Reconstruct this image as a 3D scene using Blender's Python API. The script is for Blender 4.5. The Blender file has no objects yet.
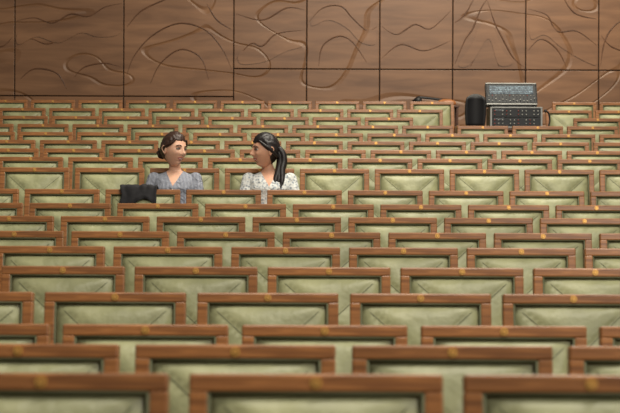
import bpy, bmesh, math, random
from mathutils import Vector, Matrix, noise
random.seed(7)
S=bpy.context.scene
COL=S.collection
DEBUG=0
F=1600.0; CX=310.0; CY=206.5; CAMZ=1.274; PITCH=0.58
S.view_settings.view_transform='Standard'

# ------------------------------------------------------------------ materials
def new_mat(name):
    m=bpy.data.materials.new(name); m.use_nodes=True
    nt=m.node_tree; b=nt.nodes['Principled BSDF']
    return m,nt,b
def srgb(r,g,b):
    def c(v):
        v/=255.0
        return v/12.92 if v<=0.04045 else ((v+0.055)/1.055)**2.4
    return (c(r),c(g),c(b),1)
def plain(name,col,rough=0.6,metal=0,bump=0,bscale=200):
    m,nt,b=new_mat(name)
    b.inputs['Base Color'].default_value=col
    b.inputs['Roughness'].default_value=rough
    b.inputs['Metallic'].default_value=metal
    tc=nt.nodes.new('ShaderNodeTexCoord')
    n=nt.nodes.new('ShaderNodeTexNoise'); n.inputs['Scale'].default_value=bscale
    nt.links.new(tc.outputs['Object'],n.inputs['Vector'])
    mx=nt.nodes.new('ShaderNodeMix'); mx.data_type='RGBA'
    mx.inputs['A'].default_value=(col[0]*.88,col[1]*.88,col[2]*.88,1)
    mx.inputs['B'].default_value=(min(1,col[0]*1.1),min(1,col[1]*1.1),min(1,col[2]*1.1),1)
    nt.links.new(n.outputs['Fac'],mx.inputs['Factor'])
    nt.links.new(mx.outputs['Result'],b.inputs['Base Color'])
    if bump:
        bp=nt.nodes.new('ShaderNodeBump'); bp.inputs['Strength'].default_value=bump
        bp.inputs['Distance'].default_value=0.002
        nt.links.new(n.outputs['Fac'],bp.inputs['Height'])
        nt.links.new(bp.outputs['Normal'],b.inputs['Normal'])
    return m
def wood(name,c1,c2,scale=(2,30,30),rough=0.35,rand='obj',bump=0.1,amt=.25):
    m,nt,b=new_mat(name)
    tc=nt.nodes.new('ShaderNodeTexCoord')
    mp=nt.nodes.new('ShaderNodeMapping'); mp.inputs['Scale'].default_value=scale
    nt.links.new(tc.outputs['Object'],mp.inputs['Vector'])
    n=nt.nodes.new('ShaderNodeTexNoise'); n.inputs['Scale'].default_value=1.6
    n.inputs['Detail'].default_value=6; n.inputs['Distortion'].default_value=.6
    nt.links.new(mp.outputs[0],n.inputs['Vector'])
    cr=nt.nodes.new('ShaderNodeValToRGB')
    cr.color_ramp.elements[0].position=.3; cr.color_ramp.elements[0].color=c1
    cr.color_ramp.elements[1].position=.72; cr.color_ramp.elements[1].color=c2
    nt.links.new(n.outputs['Fac'],cr.inputs['Fac'])
    hs=nt.nodes.new('ShaderNodeHueSaturation')
    if rand=='obj':
        oi=nt.nodes.new('ShaderNodeObjectInfo'); src=oi.outputs['Random']
    else:
        g=nt.nodes.new('ShaderNodeNewGeometry'); src=g.outputs['Random Per Island']
    mr=nt.nodes.new('ShaderNodeMapRange'); mr.inputs['To Min'].default_value=1-amt/2; mr.inputs['To Max'].default_value=1+amt/2
    nt.links.new(src,mr.inputs['Value']); nt.links.new(mr.outputs[0],hs.inputs['Value'])
    nt.links.new(cr.outputs[0],hs.inputs['Color'])
    nt.links.new(hs.outputs[0],b.inputs['Base Color'])
    b.inputs['Roughness'].default_value=rough
    bp=nt.nodes.new('ShaderNodeBump'); bp.inputs['Strength'].default_value=bump; bp.inputs['Distance'].default_value=.003
    nt.links.new(n.outputs['Fac'],bp.inputs['Height']); nt.links.new(bp.outputs['Normal'],b.inputs['Normal'])
    return m,nt,b,bp,n
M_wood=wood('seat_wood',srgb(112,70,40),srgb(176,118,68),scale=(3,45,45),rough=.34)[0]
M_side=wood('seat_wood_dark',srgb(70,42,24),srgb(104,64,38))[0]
M_brass=plain('brass',srgb(222,170,90),.35,.45)
M_brassd=plain('brass_engraved',srgb(150,102,50),.5,.3)
M_green,nt,b=new_mat('green_leather')
tc=nt.nodes.new('ShaderNodeTexCoord'); n=nt.nodes.new('ShaderNodeTexNoise'); n.inputs['Scale'].default_value=9; n.inputs['Detail'].default_value=5
nt.links.new(tc.outputs['Object'],n.inputs['Vector'])
cr=nt.nodes.new('ShaderNodeValToRGB')
cr.color_ramp.elements[0].position=.3; cr.color_ramp.elements[0].color=srgb(142,143,106)
cr.color_ramp.elements[1].position=.7; cr.color_ramp.elements[1].color=srgb(168,168,126)
nt.links.new(n.outputs['Fac'],cr.inputs['Fac'])
oi=nt.nodes.new('ShaderNodeObjectInfo'); hs=nt.nodes.new('ShaderNodeHueSaturation')
mr=nt.nodes.new('ShaderNodeMapRange'); mr.inputs['To Min'].default_value=.84; mr.inputs['To Max'].default_value=1.08
nt.links.new(oi.outputs['Random'],mr.inputs['Value']); nt.links.new(mr.outputs[0],hs.inputs['Value'])
nt.links.new(cr.outputs[0],hs.inputs['Color']); nt.links.new(hs.outputs[0],b.inputs['Base Color'])
b.inputs['Roughness'].default_value=.46
n2=nt.nodes.new('ShaderNodeTexNoise'); n2.inputs['Scale'].default_value=12; n2.inputs['Detail'].default_value=3
vadd=nt.nodes.new('ShaderNodeVectorMath'); vadd.operation='ADD'
nt.links.new(tc.outputs['Object'],vadd.inputs[0]); nt.links.new(oi.outputs['Location'],vadd.inputs[1])
nt.links.new(vadd.outputs[0],n2.inputs['Vector'])
bp=nt.nodes.new('ShaderNodeBump'); bp.inputs['Strength'].default_value=.7; bp.inputs['Distance'].default_value=.014
nt.links.new(n2.outputs['Fac'],bp.inputs['Height']); nt.links.new(bp.outputs['Normal'],b.inputs['Normal'])
M_seam=plain('leather_seam',srgb(86,88,60),.7)

# ------------------------------------------------------------------ helpers
def box(bm,x0,x1,y0,y1,z0,z1,mat=0,bev=0,M=None,seg=2):
    t=bmesh.new(); bmesh.ops.create_cube(t,size=1)
    for v in t.verts:
        v.co=Vector(((x0+x1)/2+v.co.x*(x1-x0),(y0+y1)/2+v.co.y*(y1-y0),(z0+z1)/2+v.co.z*(z1-z0)))
    if bev: bmesh.ops.bevel(t,geom=t.edges[:],offset=bev,segments=seg,affect='EDGES',profile=.5)
    add(bm,t,mat,M)
def add(bm,t,mat=None,M=None,smooth=False):
    if M is not None: t.transform(M)
    for f in t.faces:
        if mat is not None: f.material_index=mat
        if smooth: f.smooth=True
    me=bpy.data.meshes.new('tmp'); t.to_mesh(me); t.free()
    bm.from_mesh(me); bpy.data.meshes.remove(me)
def cyl(bm,p0,p1,r0,r1=None,mat=0,n=16,smooth=True):
    p0=Vector(p0);p1=Vector(p1); r1=r0 if r1 is None else r1
    d=p1-p0; t=bmesh.new()
    bmesh.ops.create_cone(t,cap_ends=True,segments=n,radius1=r0,radius2=r1,depth=d.length)
    M=Matrix.Translation((p0+p1)/2)@d.to_track_quat('Z','Y').to_matrix().to_4x4()
    add(bm,t,mat,M,smooth)
def ball(bm,c,r,mat=0,sub=3,scale=(1,1,1),R=None):
    t=bmesh.new(); bmesh.ops.create_icosphere(t,subdivisions=sub,radius=r)
    M=Matrix.Translation(Vector(c))
    if R is not None: M=M@R
    M=M@Matrix.Diagonal((*scale,1))
    add(bm,t,mat,M,True)
def tube(bm,pts,rad,mat=0,n=12,flat=1.0,closed_caps=True):
    pts=[Vector(p) for p in pts]; rings=[]
    t=bmesh.new(); prev=None
    for i,p in enumerate(pts):
        d=(pts[min(i+1,len(pts)-1)]-pts[max(i-1,0)]).normalized()
        if prev is None:
            a=Vector((1,0,0)) if abs(d.x)<.8 else Vector((0,0,1))
        else: a=prev
        u=(a-d*a.dot(d)).normalized(); w=d.cross(u); prev=u
        r=rad[i] if isinstance(rad,(list,tuple)) else rad
        rings.append([t.verts.new(p+u*math.cos(k*2*math.pi/n)*r+w*math.sin(k*2*math.pi/n)*r*flat) for k in range(n)])
    for i in range(len(rings)-1):
        for k in range(n):
            t.faces.new((rings[i][k],rings[i][(k+1)%n],rings[i+1][(k+1)%n],rings[i+1][k]))
    t.faces.new(rings[0][::-1]); t.faces.new(rings[-1])
    bmesh.ops.recalc_face_normals(t,faces=t.faces[:])
    add(bm,t,mat,None,True)
def loft(bm,rings,mat=0,n=32,p=2.3):
    t=bmesh.new(); R=[]
    for (cx,cy,z,rx,ry) in rings:
        ring=[]
        for k in range(n):
            a=2*math.pi*k/n; c=math.cos(a); s=math.sin(a)
            ring.append(t.verts.new((cx+rx*math.copysign(abs(c)**(2/p),c),cy+ry*math.copysign(abs(s)**(2/p),s),z)))
        R.append(ring)
    for i in range(len(R)-1):
        for k in range(n): t.faces.new((R[i][k],R[i][(k+1)%n],R[i+1][(k+1)%n],R[i+1][k]))
    t.faces.new(R[0][::-1]); t.faces.new(R[-1])
    bmesh.ops.recalc_face_normals(t,faces=t.faces[:])
    add(bm,t,mat,None,True)
def catmull(pts,n=8,closed=False):
    P=[Vector(p) for p in pts]; out=[]; m=len(P)
    rng=range(m if closed else m-1)
    for i in rng:
        if closed: a,b,c,d=P[(i-1)%m],P[i],P[(i+1)%m],P[(i+2)%m]
        else: a,b,c,d=P[max(i-1,0)],P[i],P[i+1],P[min(i+2,m-1)]
        for k in range(n):
            t=k/n
            out.append(.5*((2*b)+(c-a)*t+(2*a-5*b+4*c-d)*t*t+(3*b-a-3*c+d)*t**3))
    if not closed: out.append(P[-1])
    return out
def make(name,bm,mats,loc=(0,0,0),rot=(0,0,0),parent=None):
    me=bpy.data.meshes.new(name); bm.to_mesh(me); bm.free()
    for m in mats: me.materials.append(m)
    o=bpy.data.objects.new(name,me); COL.objects.link(o)
    o.location=loc; o.rotation_euler=rot
    if parent: o.parent=parent
    return o

# ------------------------------------------------------------------ rows layout
inv=[.003636+.00097*k for k in range(19)]
U=[1/i for i in inv]
YT=[374,345,325,293,267,247,232,217,204,190,168.5,158,149.5,141,133,125,117,109,101]
D=[F*PITCH/u for u in U]
TOP=[CAMZ-(YT[k]-CY)*PITCH/U[k] for k in range(19)]
BH=.92
FL=[t-BH for t in TOP]
def off(k): return (.025+.0300*k) if k%2==0 else (-.375+.034*k)

# ------------------------------------------------------------------ seat mesh
def seat_mesh():
    bm=bmesh.new()
    T=Matrix.Translation((0,0,BH))@Matrix.Rotation(math.radians(-8),4,'X')
    hw=.268; rail=.038; st=.040
    box(bm,-hw,hw,0,.045,-rail,0,0,.006,T)
    box(bm,-hw,-hw+st,.001,.045,-.60,-rail+.002,0,.005,T)
    box(bm,hw-st,hw,.001,.045,-.60,-rail+.002,0,.005,T)
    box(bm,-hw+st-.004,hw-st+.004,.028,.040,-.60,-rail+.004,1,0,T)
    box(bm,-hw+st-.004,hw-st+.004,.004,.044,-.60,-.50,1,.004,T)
    cw=hw-st-.002; zt=-rail-.002; zb=-.455; cz=(zt+zb)/2; ch=(zt-zb)/2
    for (a,bb) in (((-cw,.006,zt),(cw,.006,zt)),((-cw,.006,zb),(cw,.006,zb)),((-cw,.006,zt),(-cw,.006,zb)),((cw,.006,zt),(cw,.006,zb))):
        t=bmesh.new(); 
        cyl(t,a,bb,.0045,mat=3,n=8); add(bm,t,None,T)
    N=24; t=bmesh.new(); g=[]
    for i in range(N+1):
        row=[]
        for j in range(N+1):
            a=-1+2*i/N; b_=-1+2*j/N
            m=min(1-abs(a),1-abs(b_))
            h=.010*min(1,m/.10)**.5+.060*m
            gap=abs(abs(a)-abs(b_))
            h+=.014*min(1,gap/.35)*min(1,m*5)
            if gap<.01 and 0<m: h-=.005
            row.append(t.verts.new((a*cw*.985,.022-h,cz+b_*ch*.985)))
        g.append(row)
    for i in range(N):
        for j in range(N):
            q=(g[i][j],g[i+1][j],g[i+1][j+1],g[i][j+1])
            a=-1+2*(i+.5)/N; b_=-1+2*(j+.5)/N
            if abs(abs(a)-abs(b_))<1e-6:
                if a*b_>0:
                    t.faces.new((q[0],q[1],q[2])); t.faces.new((q[0],q[2],q[3]))
                else:
                    t.faces.new((q[0],q[1],q[3])); t.faces.new((q[1],q[2],q[3]))
            else: t.faces.new(q)
    add(bm,t,2,T,True)
    for sx in (-1,1):
        for sz in (-1,1):
            pts=[]
            for s in range(7):
                q=s/6; m=1-q
                h=.010*min(1,m/.10)**.5+.060*m-.005
                pts.append((sx*q*cw*.985,.0215-h,cz+sz*q*ch*.985))
            tt=bmesh.new(); tube(tt,pts,.0018,3,6); add(bm,tt,None,T)
    tt=bmesh.new(); cyl(tt,(0,-.004,-rail/2),(0,.002,-rail/2),.0130,.0130,4,20,False)
    cyl(tt,(0,-.0052,-rail/2),(0,-.003,-rail/2),.0088,.0088,6,20,False)
    cyl(tt,(0,-.0062,-rail/2),(0,-.003,-rail/2),.0066,.0066,4,16,False); add(bm,tt,None,T)
    box(bm,-.225,.225,-.50,-.075,.30,.40,2,.03,None,4)
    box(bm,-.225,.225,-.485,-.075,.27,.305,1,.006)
    for s in (-1,1):
        x0,x1=(s*.2885,s*.2705)
        x0,x1=min(x0,x1),max(x0,x1)
        box(bm,x0,x1,-.36,.0,.58,.61,0,.006)
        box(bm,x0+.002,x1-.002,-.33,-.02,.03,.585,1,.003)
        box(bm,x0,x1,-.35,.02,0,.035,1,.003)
    box(bm,-.272,.272,-.22,-.17,.215,.265,5,.004)
    me=bpy.data.meshes.new('auditorium_seat'); bm.to_mesh(me); bm.free()
    for m in (M_wood,M_side,M_green,M_seam,M_brass,plain('seat_steel',srgb(40,38,36),.5,.8),M_brassd): me.materials.append(m)
    return me
SEAT=seat_mesh()
for k in range(19):
    half=(330/U[k])+1.6
    n0=math.floor(-half-off(k)); n1=math.ceil(half-off(k))
    for n_ in range(n0,n1+1):
        X=(off(k)+n_)*PITCH
        if k in (16,17) and 1.45<X<2.98: continue
        if k==18 and 1.75<X<2.7: continue
        o=bpy.data.objects.new('auditorium_seat',SEAT); COL.objects.link(o)
        o.location=(X,D[k],FL[k])

# ------------------------------------------------------------------ floor
WX=9.0
DW=21.5
bm=bmesh.new()
for k in range(19):
    y0=-2.5 if k==0 else D[k]-.56
    y1=D[k]+.34 if k<18 else DW
    box(bm,-WX,WX,y0,y1,-1.2,FL[k],0)
M_floor=plain('floor_parquet',srgb(80,54,38),.5,0,.2,40)
make('floor',bm,[M_floor])

# ------------------------------------------------------------------ back wall
SC=F/DW
def wx(px): return (px-CX)/SC
def wz(py): return CAMZ-(py-CY)/SC
M_panel,nt,b,bp,n=wood('wall_panel_wood',srgb(112,78,52),srgb(146,106,74),(.7,.7,5),.40,'isl',.2,.16)
tc=nt.nodes.new('ShaderNodeTexCoord'); mp=nt.nodes.new('ShaderNodeMapping'); mp.inputs['Scale'].default_value=(.38,.5,.62)
mp.inputs['Location'].default_value=(3.3,0,1.7)
nt.links.new(tc.outputs['Object'],mp.inputs['Vector'])
nz=nt.nodes.new('ShaderNodeTexNoise'); nz.inputs['Scale'].default_value=1.3; nz.inputs['Detail'].default_value=1.0; nz.inputs['Distortion'].default_value=.6
nt.links.new(mp.outputs[0],nz.inputs['Vector'])
mu=nt.nodes.new('ShaderNodeMath'); mu.operation='MULTIPLY'; mu.inputs[1].default_value=5
nt.links.new(nz.outputs['Fac'],mu.inputs[0])
fr=nt.nodes.new('ShaderNodeMath'); fr.operation='FRACT'; nt.links.new(mu.outputs[0],fr.inputs[0])
cr2=nt.nodes.new('ShaderNodeValToRGB'); e=cr2.color_ramp.elements
e[0].position=0; e[0].color=(1,1,1,1); e[1].position=.04; e[1].color=(0,0,0,1)
x=cr2.color_ramp.elements.new(.09); x.color=(.8,.8,.8,1)
x=cr2.color_ramp.elements.new(1.0); x.color=(1,1,1,1)
nt.links.new(fr.outputs[0],cr2.inputs['Fac'])
bp2=nt.nodes.new('ShaderNodeBump'); bp2.inputs['Strength'].default_value=.5; bp2.inputs['Distance'].default_value=.02
nt.links.new(cr2.outputs[0],bp2.inputs['Height']); nt.links.new(bp.outputs['Normal'],bp2.inputs['Normal'])
nt.links.new(bp2.outputs['Normal'],b.inputs['Normal'])
M_gap=plain('panel_joint',srgb(40,24,15),.8)
M_carve=wood('carved_ridge_wood',srgb(84,54,34),srgb(112,76,50),(2,2,8),.45,'isl',.2,.1)[0]
bm=bmesh.new()
box(bm,-WX,WX,DW+.03,DW+.25,-1.2,8.2,1)
xs=[14,123,233,306,379,452,525,598]
while wx(xs[-1])<WX: xs.append(xs[-1]+73)
while wx(xs[0])>-WX: xs.insert(0,xs[0]-109.5)
for i in range(len(xs)-1):
    zs=[FL[18],wz(69),wz(69)+2.0,wz(69)+4.0,8.2] if xs[i]>=233 else [FL[18],wz(97),wz(97)+2.4,wz(97)+4.2,8.2]
    for j in range(len(zs)-1):
        a=max(wx(xs[i]),-WX); c=min(wx(xs[i+1]),WX)
        if c-a<.05: continue
        box(bm,a+.007,c-.007,DW,DW+.035,zs[j]+.007,zs[j+1]-.007,0,.005)
wall=make('wall_back',bm,[M_panel,M_gap])
def W(px,py,dy=0): return Vector((wx(px),DW+dy,wz(py)))
ridges=[
 [(16,22),(34,19),(52,24),(70,15),(88,17),(104,8),(122,4)],
 [(18,46),(30,40),(46,45),(60,40),(78,30),(96,36),(121,28)],
 [(74,78),(84,68),(104,64),(121,68)],
 [(20,80),(34,70),(56,74),(66,90)],
 [(126,76),(134,56),(152,36),(178,24),(204,30),(222,50),(231,70)],
 [(126,28),(140,12),(160,2),(176,-4)],
 [(150,84),(160,64),(180,50),(200,58),(208,80)],
 [(206,4),(216,20),(231,30)],
 [(235,60),(250,44),(262,46),(276,34),(304,30)],
 [(235,14),(262,20),(286,8),(304,10)],
 [(308,22),(322,8),(340,6),(352,18),(366,30),(377,26)],
 [(318,66),(322,46),(338,36),(352,42),(366,62)],
 [(381,26),(396,34),(414,24),(430,28),(450,10)],
 [(381,58),(400,44),(424,50),(450,40)],
 [(454,64),(464,40),(472,28),(480,8),(488,-4)],
 [(486,-2),(494,22),(502,38),(512,56),(523,66)],
 [(470,66),(480,44),(488,34),(494,50),(498,66)],
 [(454,22),(464,14),(474,-4)],
 [(527,8),(546,14),(556,30),(576,30),(596,44)],
 [(527,50),(540,38),(556,48),(566,66)],
 [(562,-4),(574,12),(596,18)],
 [(600,64),(604,40),(614,24),(634,12)],
 [(600,34),(612,46),(634,50),(660,40)],
 [(-40,50),(-20,40),(0,48),(12,38)],
]
bm=bmesh.new()
for r in ridges:
    pts=[W(v.x,v.y,.002) for v in catmull([(a,c,0) for a,c in r],8)]
    nn=len(pts); rad=[.003+.008*math.sin(math.pi*i/(nn-1)) for i in range(nn)]
    tube(bm,pts,rad,1,8)
plates=[
 [(18,34),(40,26),(64,32),(84,20),(118,12),(119,34),(98,38),(80,34),(58,44),(36,38),(18,46)],
 [(312,20),(328,12),(344,16),(358,30),(374,30),(374,44),(360,42),(346,28),(328,20),(312,26)],
 [(458,64),(470,46),(478,28),(488,18),(494,30),(502,50),(512,62),(498,64),(488,38),(474,58),(466,66)],
 [(530,16),(546,20),(560,34),(580,40),(594,56),(594,64),(576,56),(560,46),(544,34),(530,38)],
 [(240,52),(262,50),(280,40),(302,36),(302,46),(284,52),(264,62),(240,64)],
]
for pl in plates:
    c=catmull([(a,d_,0) for a,d_ in pl],5,True)
    t=bmesh.new(); vs=[t.verts.new(W(v.x,v.y,-.009)) for v in c]
    f=t.faces.new(vs); r=bmesh.ops.extrude_face_region(t,geom=[f])
    for e in r['geom']:
        if isinstance(e,bmesh.types.BMVert): e.co.y+=.02
    bmesh.ops.recalc_face_normals(t,faces=t.faces[:])
    add(bm,t,0)
relief=make('carved_relief',bm,[M_panel,M_carve],parent=wall)
bm=bmesh.new(); box(bm,-WX,WX,DW-.03,DW,FL[18],FL[18]+.14,0,.004)
make('baseboard_back',bm,[M_side])

# ------------------------------------------------------------------ people
def skin_mat(name,col):
    m=plain(name,col,.5); b=m.node_tree.nodes['Principled BSDF']
    b.inputs['Subsurface Weight'].default_value=.08; b.inputs['Subsurface Radius'].default_value=(.02,.008,.004)
    return m
def cloth(name,c1,c2,sc,kind='stripe'):
    m,nt,b=new_mat(name); tc=nt.nodes.new('ShaderNodeTexCoord')
    if kind=='stripe':
        w=nt.nodes.new('ShaderNodeTexWave'); w.inputs['Scale'].default_value=sc; w.inputs['Distortion'].default_value=1.5
        out=w.outputs['Fac']
    else:
        w=nt.nodes.new('ShaderNodeTexVoronoi'); w.inputs['Scale'].default_value=sc; out=w.outputs['Distance']
    nt.links.new(tc.outputs['Object'],w.inputs['Vector'])
    cr=nt.nodes.new('ShaderNodeValToRGB'); cr.color_ramp.elements[0].position=.2; cr.color_ramp.elements[1].position=.5
    cr.color_ramp.elements[0].color=c2; cr.color_ramp.elements[1].color=c1
    nt.links.new(out,cr.inputs['Fac']); nt.links.new(cr.outputs[0],b.inputs['Base Color'])
    b.inputs['Roughness'].default_value=.8
    n=nt.nodes.new('ShaderNodeTexNoise'); n.inputs['Scale'].default_value=14; n.inputs['Distortion'].default_value=1
    nt.links.new(tc.outputs['Object'],n.inputs['Vector'])
    bp=nt.nodes.new('ShaderNodeBump'); bp.inputs['Strength'].default_value=.8; bp.inputs['Distance'].default_value=.035
    nt.links.new(n.outputs['Fac'],bp.inputs['Height']); nt.links.new(bp.outputs['Normal'],b.inputs['Normal'])
    return m
def hair_mat(name,c1,c2):
    m,nt,b=new_mat(name); tc=nt.nodes.new('ShaderNodeTexCoord')
    mp=nt.nodes.new('ShaderNodeMapping'); mp.inputs['Scale'].default_value=(60,60,8)
    nt.links.new(tc.outputs['Object'],mp.inputs['Vector'])
    n=nt.nodes.new('ShaderNodeTexNoise'); n.inputs['Scale'].default_value=2; nt.links.new(mp.outputs[0],n.inputs['Vector'])
    mx=nt.nodes.new('ShaderNodeMix'); mx.data_type='RGBA'; mx.inputs['A'].default_value=c1; mx.inputs['B'].default_value=c2
    nt.links.new(n.outputs['Fac'],mx.inputs['Factor']); nt.links.new(mx.outputs['Result'],b.inputs['Base Color'])
    b.inputs['Roughness'].default_value=.42
    bp=nt.nodes.new('ShaderNodeBump'); bp.inputs['Strength'].default_value=.5; bp.inputs['Distance'].default_value=.004
    nt.links.new(n.outputs['Fac'],bp.inputs['Height']); nt.links.new(bp.outputs['Normal'],b.inputs['Normal'])
    return m
M_eyew=plain('eye_white',srgb(205,198,190),.25); M_iris=plain('iris',srgb(40,24,16),.2)
M_lip=plain('lips',srgb(172,80,72),.4); M_teeth=plain('teeth',srgb(235,228,215),.3)
M_trou=plain('dark_trousers',srgb(38,38,46),.8,0,.3); M_shoe=plain('shoe_leather',srgb(25,22,22),.4)

def G(x,z,cx,cz,sx,sz): return math.exp(-((x-cx)/sx)**2-((z-cz)/sz)**2)
def headshape(v):
    x,y,z=v
    X=x*.074; Y=y*.094; Z=z*.115
    if z<0:
        s=1-.38*(-z)**1.5
        X*=s
        if y>0: Y*=1-.55*(-z)**1.2
        else: Y*=1-.10*(-z)**2
    else:
        if y>0: Y*=1+.04*z
    if y<0:
        f=min(1,-y*1.6)
        d=0
        Y=Y*(1-.06*max(0,-y))
        d-= .020*G(X,Z,0,-.026,.011,.013)
        d-= .011*G(X,Z,0,-.006,.009,.024)
        d-= .006*G(X,Z,.012,-.031,.007,.008)+.006*G(X,Z,-.012,-.031,.007,.008)
        for s in (-1,1):
            d+= .010*G(X,Z,s*.031,.006,.015,.011)
            d-= .004*G(X,Z,s*.030,.026,.020,.008)
            d-= .006*G(X,Z,s*.040,-.026,.018,.018)
        d-= .007*G(X,Z,0,-.055,.022,.007)
        d-= .008*G(X,Z,0,-.066,.019,.006)
        d+= .005*G(X,Z,0,-.0605,.024,.0028)
        d+= .004*G(X,Z,0,-.078,.02,.006)
        d-= .014*G(X,Z,0,-.098,.022,.014)
        Y+=d*f
    return Vector((X,Y,Z))
HS=1.13
def build_head(name,parent,loc,yaw,tilt,roll,mats,hair_style):
    bm=bmesh.new(); t=bmesh.new(); bmesh.ops.create_icosphere(t,subdivisions=6,radius=1)
    for v in t.verts: v.co=headshape(v.co)
    for f in t.faces:
        c=f.calc_center_median(); f.material_index=0
        if c.y<-.06 and abs(c.x)<.025:
            zc=c.z+.0605-(c.x/.025)**2*.006
            if abs(zc)<.0105*(1-(abs(c.x)/.027)**2): f.material_index=1
            if abs(zc)<.0032*(1-(abs(c.x)/.02)**2): f.material_index=5
    add(bm,t,None,None,True)
    for s in (-1,1):
        ball(bm,(s*.031,-.0715,.005),.0125,2,3,(1.05,1,.58))
        ball(bm,(s*.031,-.0805,.005),.0056,3,2,(1,.7,.95))
        tube(bm,catmull([(s*.017,-.081,.003),(s*.024,-.0855,.0100),(s*.034,-.0845,.0110),(s*.046,-.076,.005)],4),.0024,4,6)
        tube(bm,catmull([(s*.014,-.0895,.023),(s*.026,-.0905,.029),(s*.038,-.0845,.029),(s*.049,-.074,.022)],4),.0028,4,6)
        R=Matrix.Rotation(s*.35,4,'Z')
        ball(bm,(s*.073,.008,-.008),.03,0,3,(.28,.62,1),R)
        tube(bm,catmull([(s*.080,-.004,.012),(s*.084,.014,.020),(s*.086,.026,.004),(s*.081,.016,-.018),(s*.077,.002,-.034)],4),.004,0,6)
    t=bmesh.new(); bmesh.ops.create_icosphere(t,subdivisions=5,radius=1)
    kill=[]
    for v in t.verts:
        d=v.co.copy(); x,y,z=d
        p=headshape(Vector((x,y,z)))
        if y<0: p=Vector((x*.074,y*.090,z*.115)); 
        hl = .062 if y<-.45 else (.062-(y+.45)*.17 if y<.1 else -.0315-(y-.1)*.07)
        if hair_style['kind']=='long': hl-= .008 if y<.1 else .02
        m=(p.z-hl)
        th=.003+.009*max(0,min(1,m/.03)) 
        p2=p+Vector((x/.074,y/.094,z/.115)).normalized()*th
        if z>.3:
            p2.z-=.006*math.exp(-((p.x-.018)/.006)**2)*(1 if y<.4 else 0)
        p2+=Vector((x,y,z))*.0016*math.sin(42*math.atan2(x,z+1.2)+noise.noise(d*3)*4)
        v.co=p2
        if m<-.004: kill.append(v)
    bmesh.ops.delete(t,geom=kill,context='VERTS')
    bmesh.ops.solidify(t,geom=t.faces[:],thickness=.006)
    add(bm,t,4,None,True)
    if hair_style['kind']=='bun':
        for s in (-1,1):
            tube(bm,catmull([(s*.046,-.066,.070),(s*.068,-.036,.034),(s*.073,.0,.016),(s*.066,.045,-.012),(s*.03,.09,-.035)],5),
                 [.006+.010*math.sin(math.pi*i/20) for i in range(21)],4,10,.8)
        ball(bm,(0,.112,-.02),.036,4,3,(1.1,.9,1.0))
        for a in range(7):
            q=a/7*2*math.pi
            tube(bm,catmull([(math.cos(q)*.012,.145,-.02+math.sin(q)*.012),(math.cos(q+.6)*.034,.128,-.02+math.sin(q+.6)*.034),(math.cos(q+1.2)*.038,.105,-.02+math.sin(q+1.2)*.036)],4),.009,4,8)
    if hair_style['kind']=='long':
        for s in (-1,1):
            tube(bm,catmull([(s*.046,-.066,.066),(s*.070,-.036,.034),(s*.075,.0,.006),(s*.070,.045,-.03),(s*.04,.09,-.06)],5),
                 [.007+.010*math.sin(math.pi*i/20) for i in range(21)],4,10,.8)
    o=make(name,bm,mats)
    o.parent=parent
    o.matrix_local=Matrix.Translation(loc)@Matrix.Rotation(roll,4,'Y')@Matrix.Rotation(yaw,4,'Z')@Matrix.Rotation(tilt,4,'X')@Matrix.Scale(HS,4)
    return o
def finish_remesh(name,bm,vox,smooth_it,mats,matfn,parent):
    me=bpy.data.meshes.new(name+'_src'); bm.to_mesh(me); bm.free()
    o=bpy.data.objects.new(name+'_src',me); COL.objects.link(o)
    r=o.modifiers.new('r','REMESH'); r.mode='VOXEL'; r.voxel_size=vox; r.use_smooth_shade=True
    if smooth_it:
        s=o.modifiers.new('s','SMOOTH'); s.iterations=smooth_it; s.factor=.5
    dg=bpy.context.evaluated_depsgraph_get()
    me2=bpy.data.meshes.new_from_object(o.evaluated_get(dg))
    bpy.data.objects.remove(o); bpy.data.meshes.remove(me)
    me2.name=name; me2.materials.clear()
    for m in mats: me2.materials.append(m)
    for p in me2.polygons:
        p.use_smooth=True; p.material_index=matfn(p.center)
    o2=bpy.data.objects.new(name,me2); COL.objects.link(o2); o2.parent=parent
    return o2
def limb(bm,pts,rad):
    for i in range(len(pts)-1): cyl(bm,pts[i],pts[i+1],rad[i],rad[i+1],0,20)
    for p,r in zip(pts,rad): ball(bm,p,r,0,3)
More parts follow.
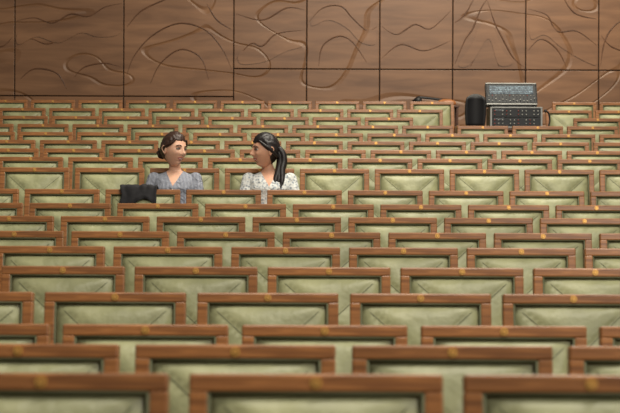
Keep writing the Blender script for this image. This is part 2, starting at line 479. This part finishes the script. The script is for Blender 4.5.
def woman(X,Yb,Z,lean,headoff,yaw,tilt,roll,skin,shirt,hair,style,sleeve):
    root=bpy.data.objects.new('seated_woman',None); COL.objects.link(root); root.location=(X,Yb,Z)
    bm=bmesh.new()
    L=lean
    def lx(z): return L*z
    def ly(z): return .08*z/.5
    data=[(.005,.150,.10,0),(.05,.178,.125,0),(.11,.172,.120,0),(.19,.140,.100,0),(.25,.132,.096,0),(.31,.142,.106,-.006),(.36,.152,.116,-.014),(.41,.158,.104,-.006),(.440,.158,.086,0),(.463,.132,.070,.004),(.482,.088,.058,.006),(.498,.052,.048,.006)]
    loft(bm,[(lx(z),ly(z)+cy,z,rx,ry) for z,rx,ry,cy in data])
    nb=Vector((lx(.49),ly(.49)+.006,.48)); hd=Vector(headoff)
    limb(bm,[nb,(nb+hd+Vector((0,.02,-.06)))/2,hd+Vector((0,.022,-.05))],[.050,.044,.046])
    for s in (-1,1):
        sh=Vector((lx(.45)+s*.158,ly(.45),.432))
        el=Vector((lx(.2)+s*.220,-.01,.205)); wr=Vector((s*.075+lx(.1),-.235,.175))
        limb(bm,[sh,sh.lerp(el,.5),el],[.053,.047,.039]); limb(bm,[el,el.lerp(wr,.35),wr],[.039,.037,.025])
        ball(bm,(lx(.36)+s*.066,-.062+ly(.36),.350),.062,0,3,(1,.85,.95))
        hip=Vector((s*.088,-.01,.085)); kn=Vector((s*.095,-.43,.075)); an=Vector((s*.10,-.44,-.31))
        limb(bm,[hip,hip.lerp(kn,.5),kn],[.088,.075,.057]); limb(bm,[kn,kn.lerp(an,.35),an],[.056,.053,.036])
    def fn(c):
        zz=c.z; x=c.x-lx(zz)
        if zz<.125 and (abs(x)<.3) and (c.y<.05 or zz<.06): 
            if not(abs(x)>.17 and zz>.12): return 2
        dn=math.hypot(c.x-nb.x,(c.y-nb.y))
        if zz>.495 : return 0
        if dn<.064 and zz>.458 : return 0
        if c.y<nb.y-.02 and zz>.375 and abs(x)<(zz-.375)*.56: return 0
        if abs(x)>.12 and zz<sleeve and zz>.12 and (abs(x)>.178 or c.y<-.12): return 0
        if c.y<-.14 and zz>.13: return 0 if sleeve>.15 else 1
        return 1
    body=finish_remesh('body',bm,.0055,9,[skin,shirt,M_trou],fn,root)
    bm=bmesh.new()
    for s in (-1,1):
        path=catmull([(nb.x+s*.002,-.050+ly(.375)-.055,.374),(nb.x+s*.034,ly(.43)-.100+.006,.425),(nb.x+s*.056,ly(.47)-.052,.468),(nb.x+s*.060,ly(.49)+.0,.496),(nb.x+s*.042,ly(.5)+.048,.508),(nb.x,ly(.5)+.062,.511)],5)
        t=bmesh.new(); A=[];B=[]
        for i,p in enumerate(path):
            q=i/(len(path)-1); w=.010+.030*math.sin(math.pi*min(1,q*1.25+.1))**.8 if q<.75 else .028
            out=Vector((s*(.9-.6*q),-.25+.6*q,-.55)).normalized()
            A.append(t.verts.new(p)); B.append(t.verts.new(p+out*w+Vector((0,-.004,0))))
        for i in range(len(A)-1): t.faces.new((A[i],A[i+1],B[i+1],B[i]))
        bmesh.ops.solidify(t,geom=t.faces[:],thickness=.004)
        add(bm,t,0,None,True)
    for z in (.35,.29,.23): cyl(bm,(lx(z),-.132+ly(z),z),(lx(z),-.10+ly(z),z),.005,.005,1,10)
    make('collar',bm,[shirt,M_teeth],parent=root)
    for s in (-1,1):
        bm=bmesh.new(); wr=Vector((s*.075+lx(.1),-.235,.175)); 
        pc=wr+Vector((-s*.028,-.055,-.008))
        ball(bm,pc,.040,0,3,(.95,1.05,.38),Matrix.Rotation(s*.45,4,'Z'))
        cyl(bm,wr+Vector((0,.02,0)),pc,.024,.022,0,14)
        dirv=Vector((-s*.45,-.9,-.10)).normalized(); side=Vector((.9,-s*.45,0)).normalized()*s
        for j,(o_,ln) in enumerate(((.027,.062),(.009,.070),(-.009,.065),(-.026,.050))):
            p0=pc+dirv*.022+side*o_
            p1=p0+dirv*ln*.45+side*o_*.1; p2=p1+(dirv+Vector((0,0,-.35))).normalized()*ln*.35; p3=p2+(dirv+Vector((0,0,-.9))).normalized()*ln*.28
            tube(bm,catmull([p0,p1,p2,p3],3),[.0085]*4+[.008]*3+[.007,.0065,.0045],0,10)
        th0=pc+side*-.030+dirv*-.02
        tube(bm,catmull([th0,th0+side*-.020+dirv*.025,th0+side*-.026+dirv*.050],4),[.012,.0115,.011,.0105,.0095,.009,.008,.007,.005],0,10)
        make('hand_left' if s>0 else 'hand_right',bm,[skin],parent=root)
    bm=bmesh.new()
    for s in (-1,1):
        cx=s*.10; fl=-.40
        loft(bm,[(cx,-.50,fl,.040,.115),(cx,-.50,fl+.02,.043,.118),(cx,-.495,fl+.045,.038,.105),(cx,-.465,fl+.07,.033,.065),(cx,-.445,fl+.10,.036,.040)],0)
    make('shoes',bm,[M_shoe],parent=root)
    h=build_head('head',root,hd,yaw,tilt,roll,[skin,M_lip,M_eyew,M_iris,hair,M_teeth],style)
    return root,h
zseat=FL[10]+.40
SK=F/(D[10]-.15)
def hx(px,X): return (px-CX)/SK-X
def hz(py): return CAMZ-(py-CY)/SK-zseat
yb=D[10]-.205
skin1=skin_mat('skin_fair',srgb(220,172,144)); skin2=skin_mat('skin_warm',srgb(212,160,130))
hair1=hair_mat('brown_hair',srgb(36,22,16),srgb(70,44,30)); hair2=hair_mat('black_hair',srgb(14,10,10),srgb(34,26,24))
sh1=cloth('striped_blouse',srgb(158,162,172),srgb(98,102,118),30); sh2=cloth('patterned_white_blouse',srgb(214,216,212),srgb(140,150,160),48,'dots')
X1=(172-CX)/SK; X2=(271-CX)/SK
w1,h1=woman(X1,yb,zseat,.04,(hx(174,X1),.045,hz(150.5)),math.radians(46),math.radians(-3),math.radians(6),skin1,sh1,hair1,{'kind':'bun'},.14)
w2,h2=woman(X2,yb,zseat,-.03,(hx(265,X2),.045,hz(151)),math.radians(-66),math.radians(-3),math.radians(-3),skin2,sh2,hair2,{'kind':'long'},.26)
bm=bmesh.new()
hxx,hzz=hx(265.5,X2),hz(150.5)
for (dx,dy,r0,en) in ((0,0,.036,0),(.014,-.02,.024,.012),(-.012,-.012,.024,-.012),(.012,.014,.024,.004)):
    c=[(hxx+.085+dx,.06+dy,hzz+.02),(hxx+.118+dx,.055+dy,hzz-.03),(hxx+.124+dx,.05+dy,hzz-.09),(hxx+.112+dx,.03+dy,hzz-.15),(hxx+.102+dx+en,.0+dy,hzz-.22),(hxx+.09+dx+en,-.03+dy,hzz-.29)]
    pp=catmull(c,5); nn=len(pp)
    tube(bm,pp,[r0*(.55+.6*math.sin(math.pi*min(1,(i/nn)*.9+.15))) *(1 if i<nn-3 else .6) for i in range(nn)],0,12)
make('ponytail',bm,[hair2],parent=w2)

# ------------------------------------------------------------------ dark jacket on seat in front
M_black=plain('black_cloth',srgb(28,27,30),.85,0,.5,60)
kj=9
XJ0=(121-CX)/(F/D[kj]); XJ1=(157-CX)/(F/D[kj])
bm=bmesh.new()
NX=30; prof=[(-.034,-.11),(-.034,-.08),(-.028,-.05),(-.022,-.02),(-.012,.010),(.015,.020),(.045,.018),(.062,.004),(.078,-.06),(.094,-.13),(.106,-.19)]
pc=catmull([(a,b_,0) for a,b_ in prof],4)
g=[]
for i in range(NX+1):
    q=i/NX; row=[]
    for j,p in enumerate(pc):
        fold=noise.noise(Vector((q*7,j*.05,3)))
        x=XJ0+(XJ1-XJ0)*q+.012*noise.noise(Vector((j*.15,q*2,9)))
        yy=p.x; zz=p.y
        if j<18: yy-=.008+.010*fold
        elif j>26: yy+=.008+.010*fold
        if -.0<p.y: zz+=.008+.012*fold
        elif j<18: zz=p.y*(1+.35*math.sin(q*6+.8))
        row.append(bm.verts.new((x,yy,zz+.003)))
    g.append(row)
for i in range(NX):
    for j in range(len(pc)-1):
        f=bm.faces.new((g[i][j],g[i+1][j],g[i+1][j+1],g[i][j+1])); f.smooth=True
bmesh.ops.recalc_face_normals(bm,faces=bm.faces[:])
jk=make('draped_jacket',bm,[M_black],loc=(0,D[kj],TOP[kj]))
sm=jk.modifiers.new('thickness','SOLIDIFY'); sm.thickness=.005; sm.offset=0

# ------------------------------------------------------------------ sound desk equipment
M_case=plain('case_black',srgb(26,26,28),.5,0,.3,80); M_alu=plain('aluminium',srgb(150,150,146),.45,.5)
M_face=plain('panel_grey',srgb(40,42,44),.45,.2); M_knob=plain('knob_light',srgb(175,175,168),.4); M_disp=plain('display_dark',srgb(20,26,32),.15)
M_red=plain('led_red',srgb(150,60,50),.4)
M_lit,nt,b=new_mat('display_lit')
ck=nt.nodes.new('ShaderNodeTexBrick'); tc=nt.nodes.new('ShaderNodeTexCoord'); nt.links.new(tc.outputs['Object'],ck.inputs['Vector'])
ck.inputs['Scale'].default_value=26; ck.inputs['Color1'].default_value=srgb(120,140,150); ck.inputs['Color2'].default_value=srgb(60,74,86); ck.inputs['Mortar'].default_value=srgb(16,18,22)
ck.inputs['Mortar Size'].default_value=.04
nt.links.new(ck.outputs['Color'],b.inputs['Base Color']); nt.links.new(ck.outputs['Color'],b.inputs['Emission Color']); b.inputs['Emission Strength'].default_value=.5
ye=18.30; se=F/ye
def ex(px): return (px-CX)/se
def ez(py): return CAMZ-(py-CY)/se
f17=FL[17]
bm=bmesh.new()
tx0,tx1=ex(489),ex(553)
tz=ez(127)
box(bm,tx0,tx1,ye-.02,ye+.50,tz-.03,tz,0,.004)
for x in (tx0+.03,tx1-.07):
    for y in (ye+.0,ye+.43): box(bm,x,x+.04,y,y+.04,f17,tz-.028,0,.003)
make('equipment_table',bm,[M_side])
bm=bmesh.new()
rx0,rx1=ex(490),ex(542); rz0,rz1=tz+.001,ez(106)
dp=.42
box(bm,rx0,rx1,ye+.02,ye+dp,rz0,rz1,0,.004)
for (a,c) in ((rx0,rx0+.018),(rx1-.018,rx1)): box(bm,a-.002,c+.002,ye,ye+.03,rz0,rz1,1,.003)
for (a,c) in ((rz0,rz0+.014),(rz1-.016,rz1)): box(bm,rx0,rx1,ye-.001,ye+.031,a,c,1,.003)
hmid=(rz0+rz1)/2
for (a,c) in ((rz0+.02,hmid-.004),(hmid+.004,rz1-.02)):
    box(bm,rx0+.024,rx1-.024,ye+.006,ye+.03,a,c,2,.002)
    for i in range(12):
        x=rx0+.05+i*(rx1-rx0-.10)/11
        for zz in (a+(c-a)*.3,a+(c-a)*.72):
            if (i*7+int(zz*100))%4==0: continue
            cyl(bm,(x,ye-.008,zz),(x,ye+.01,zz),.0065,.0075,3 if (i%3) else 5,10)
    box(bm,rx0+.05,rx0+.16,ye+.002,ye+.01,c-.028,c-.006,4,.001)
make('rack_case',bm,[M_case,M_alu,M_face,M_knob,M_disp,M_red])
bm=bmesh.new()
mx0,mx1=ex(487),ex(538); hz_=ez(82)-rz1; wd=mx1-mx0
T=Matrix.Translation((mx0,ye+.10,rz1+.037))@Matrix.Rotation(math.radians(-24),4,'X')
L_=(hz_-.03)/math.cos(math.radians(24))
box(bm,0,wd,0,.07,0,L_,0,.006,T)
box(bm,.012,wd-.012,-.004,.004,.014,L_-.014,2,.002,T)
for (a,c,d_,e) in ((0,wd,-.008,.008),(0,wd,L_-.007,L_+.007)): box(bm,a,c,-.008,.074,d_,e,1,.002,T)
for a in (0,wd): box(bm,a-.004,a+.004,-.008,.074,0,L_,0,.002,T)
box(bm,.04,wd-.04,-.009,.0,L_*.50,L_-.035,6,.001,T)
for i in range(14):
    x=.03+i*(wd-.06)/13
    t=bmesh.new(); cyl(t,(x,-.012,.11),(x,0,.11),.0050,.006,(3,5,3,1,3)[i%5],8); add(bm,t,None,T)
    box(bm,x-.002,x+.002,-.006,0,.022,.085,4,0,T)
    zf=.03+.045*random.random(); box(bm,x-.006,x+.006,-.016,-.002,zf,zf+.009,3,.001,T)
box(bm,wd*.1,wd*.9,.0,.24,0,.036,0,.003,Matrix.Translation((mx0,ye+.11,rz1+.004)))
make('mixing_console',bm,[M_case,M_alu,M_face,M_knob,M_disp,M_red,M_lit])
bm=bmesh.new(); cx=ex(476)-.01; 
t=bmesh.new(); 
cw=(ex(487)-ex(466))/2; zc0,zc1=ez(127),ez(93)
box(t,-cw,cw,0,.06,zc0,zc1,0,.0)
bmesh.ops.subdivide_edges(t,edges=t.edges[:],cuts=6,use_grid_fill=True)
for v in t.verts:
    q=(v.co.z-(zc0+zc1)/2)/((zc1-zc0)/2); p=v.co.x/cw
    v.co.x*= (1-.14*max(0,q)**3)*(1-.15*max(0,-q)**2); v.co.y+=.05*(1-p*p)-.02*q; v.co.z-=.045*(p*p)*max(0,q)
add(bm,t,0,Matrix.Translation((cx,ye-.02,0)),True)
box(bm,cx-.03,cx+.03,ye+.06,ye+.09,f17+.42,zc0+.1,1,.004)
box(bm,cx-.13,cx+.13,ye-.03,ye+.36,f17+.42,f17+.49,0,.025,None,3)
cyl(bm,(cx,ye+.17,f17+.08),(cx,ye+.17,f17+.43),.025,.025,1)
for i in range(5):
    a=i*2*math.pi/5+.3; e=(cx+math.cos(a)*.11,ye+.17+math.sin(a)*.11,f17+.055)
    cyl(bm,(cx,ye+.17,f17+.09),e,.02,.014,1); ball(bm,(e[0],e[1],f17+.027),.027,0,2)
make('office_chair',bm,[M_case,M_alu])
bm=bmesh.new(); x0=ex(549)
cyl(bm,(x0,ye+.1,tz),(x0,ye+.1,tz+.02),.035,.03,0)
tube(bm,catmull([(x0,ye+.1,tz+.01),(x0+.02,ye+.1,tz+.10),(x0+.0,ye+.09,tz+.18),(x0-.035,ye+.07,tz+.20)],6),.009,0,8)
ball(bm,(x0-.035,ye+.07,tz+.20),.018,0,3)
make('gooseneck_microphone',bm,[M_case])

yl=D[18]+.55; sl=F/yl
def gx(px): return (px-CX)/sl
def gz(py): return CAMZ-(py-CY)/sl
M_lampwood=wood('lamp_box_wood',srgb(150,90,50),srgb(188,124,76))[0]
bm=bmesh.new()
zb=gz(105)
box(bm,gx(432),gx(458),yl-.12,yl+.15,zb-.03,zb,0,.004)
for x in (gx(433),gx(456)-.01):
    for y in (yl-.11,yl+.12): box(bm,x,x+.025,y,y+.025,FL[18],zb-.028,0,.002)
make('side_stand',bm,[M_side])
bm=bmesh.new()
loft(bm,[(gx(446),yl,zb,.12,.08),(gx(446),yl,zb+.03,.125,.085),(gx(446),yl,zb+.065,.10,.07),(gx(446),yl,zb+.080,.05,.04)],0)
pts=catmull([(gx(446),yl,zb+.06),(gx(438),yl-.01,gz(99)),(gx(430),yl-.02,gz(98)),(gx(418),yl-.03,gz(97))],6)
tube(bm,pts,.016,1,8)
t=bmesh.new(); cyl(t,(0,0,.03),(0,0,-.05),.03,.07,1,20)
add(bm,t,None,Matrix.Translation((gx(418),yl-.035,gz(99)))@Matrix.Rotation(math.radians(25),4,'Y'))
make('desk_lamp',bm,[M_lampwood,M_case])

# ------------------------------------------------------------------ lighting
def area(name,loc,target,sx,sy,power,col):
    l=bpy.data.lights.new(name,'AREA'); l.shape='RECTANGLE'; l.size=sx; l.size_y=sy; l.energy=power; l.color=col
    o=bpy.data.objects.new(name,l); COL.objects.link(o); o.location=loc
    o.rotation_euler=(Vector(target)-Vector(loc)).to_track_quat('-Z','Y').to_euler()
    return o
area('ceiling_light_front',(1.5,3.5,7.0),(0,5.5,0),6,1.6,480,(1,.93,.80))
area('ceiling_light_mid',(1.5,11,7.6),(0,12.5,0),6,2,640,(1,.93,.80))
area('front_fill_light',(4.5,-2.0,5.0),(-.5,12,1.5),2.5,1.2,260,(1,.94,.84))  # added fill from the camera side, brightens the fronts of the seats
area('wall_wash_light',(3.0,17.4,7.4),(2.4,DW,3.0),4.5,.6,310,(1,.90,.72))
w=bpy.data.worlds.new('World'); S.world=w; w.use_nodes=True
bg=w.node_tree.nodes['Background']; bg.inputs[0].default_value=(.95,.91,.84,1); bg.inputs[1].default_value=.15

# ------------------------------------------------------------------ camera
cam=bpy.data.cameras.new('Camera'); co=bpy.data.objects.new('Camera',cam); COL.objects.link(co); S.camera=co
cam.lens=F*36/620; cam.sensor_width=36; cam.clip_end=200
co.matrix_world=Matrix.Translation((0,0,CAMZ))@Matrix.Rotation(math.radians(90),4,'X')@Matrix.Rotation(math.radians(.25),4,'Z')
cam.dof.use_dof=True; cam.dof.focus_distance=D[10]-.2; cam.dof.aperture_fstop=5.6
if DEBUG:
    cam.lens*=3.6; cam.dof.use_dof=False
    cam.shift_x=(222-310)/620*3.6; cam.shift_y=(206.5-165)/620*3.6
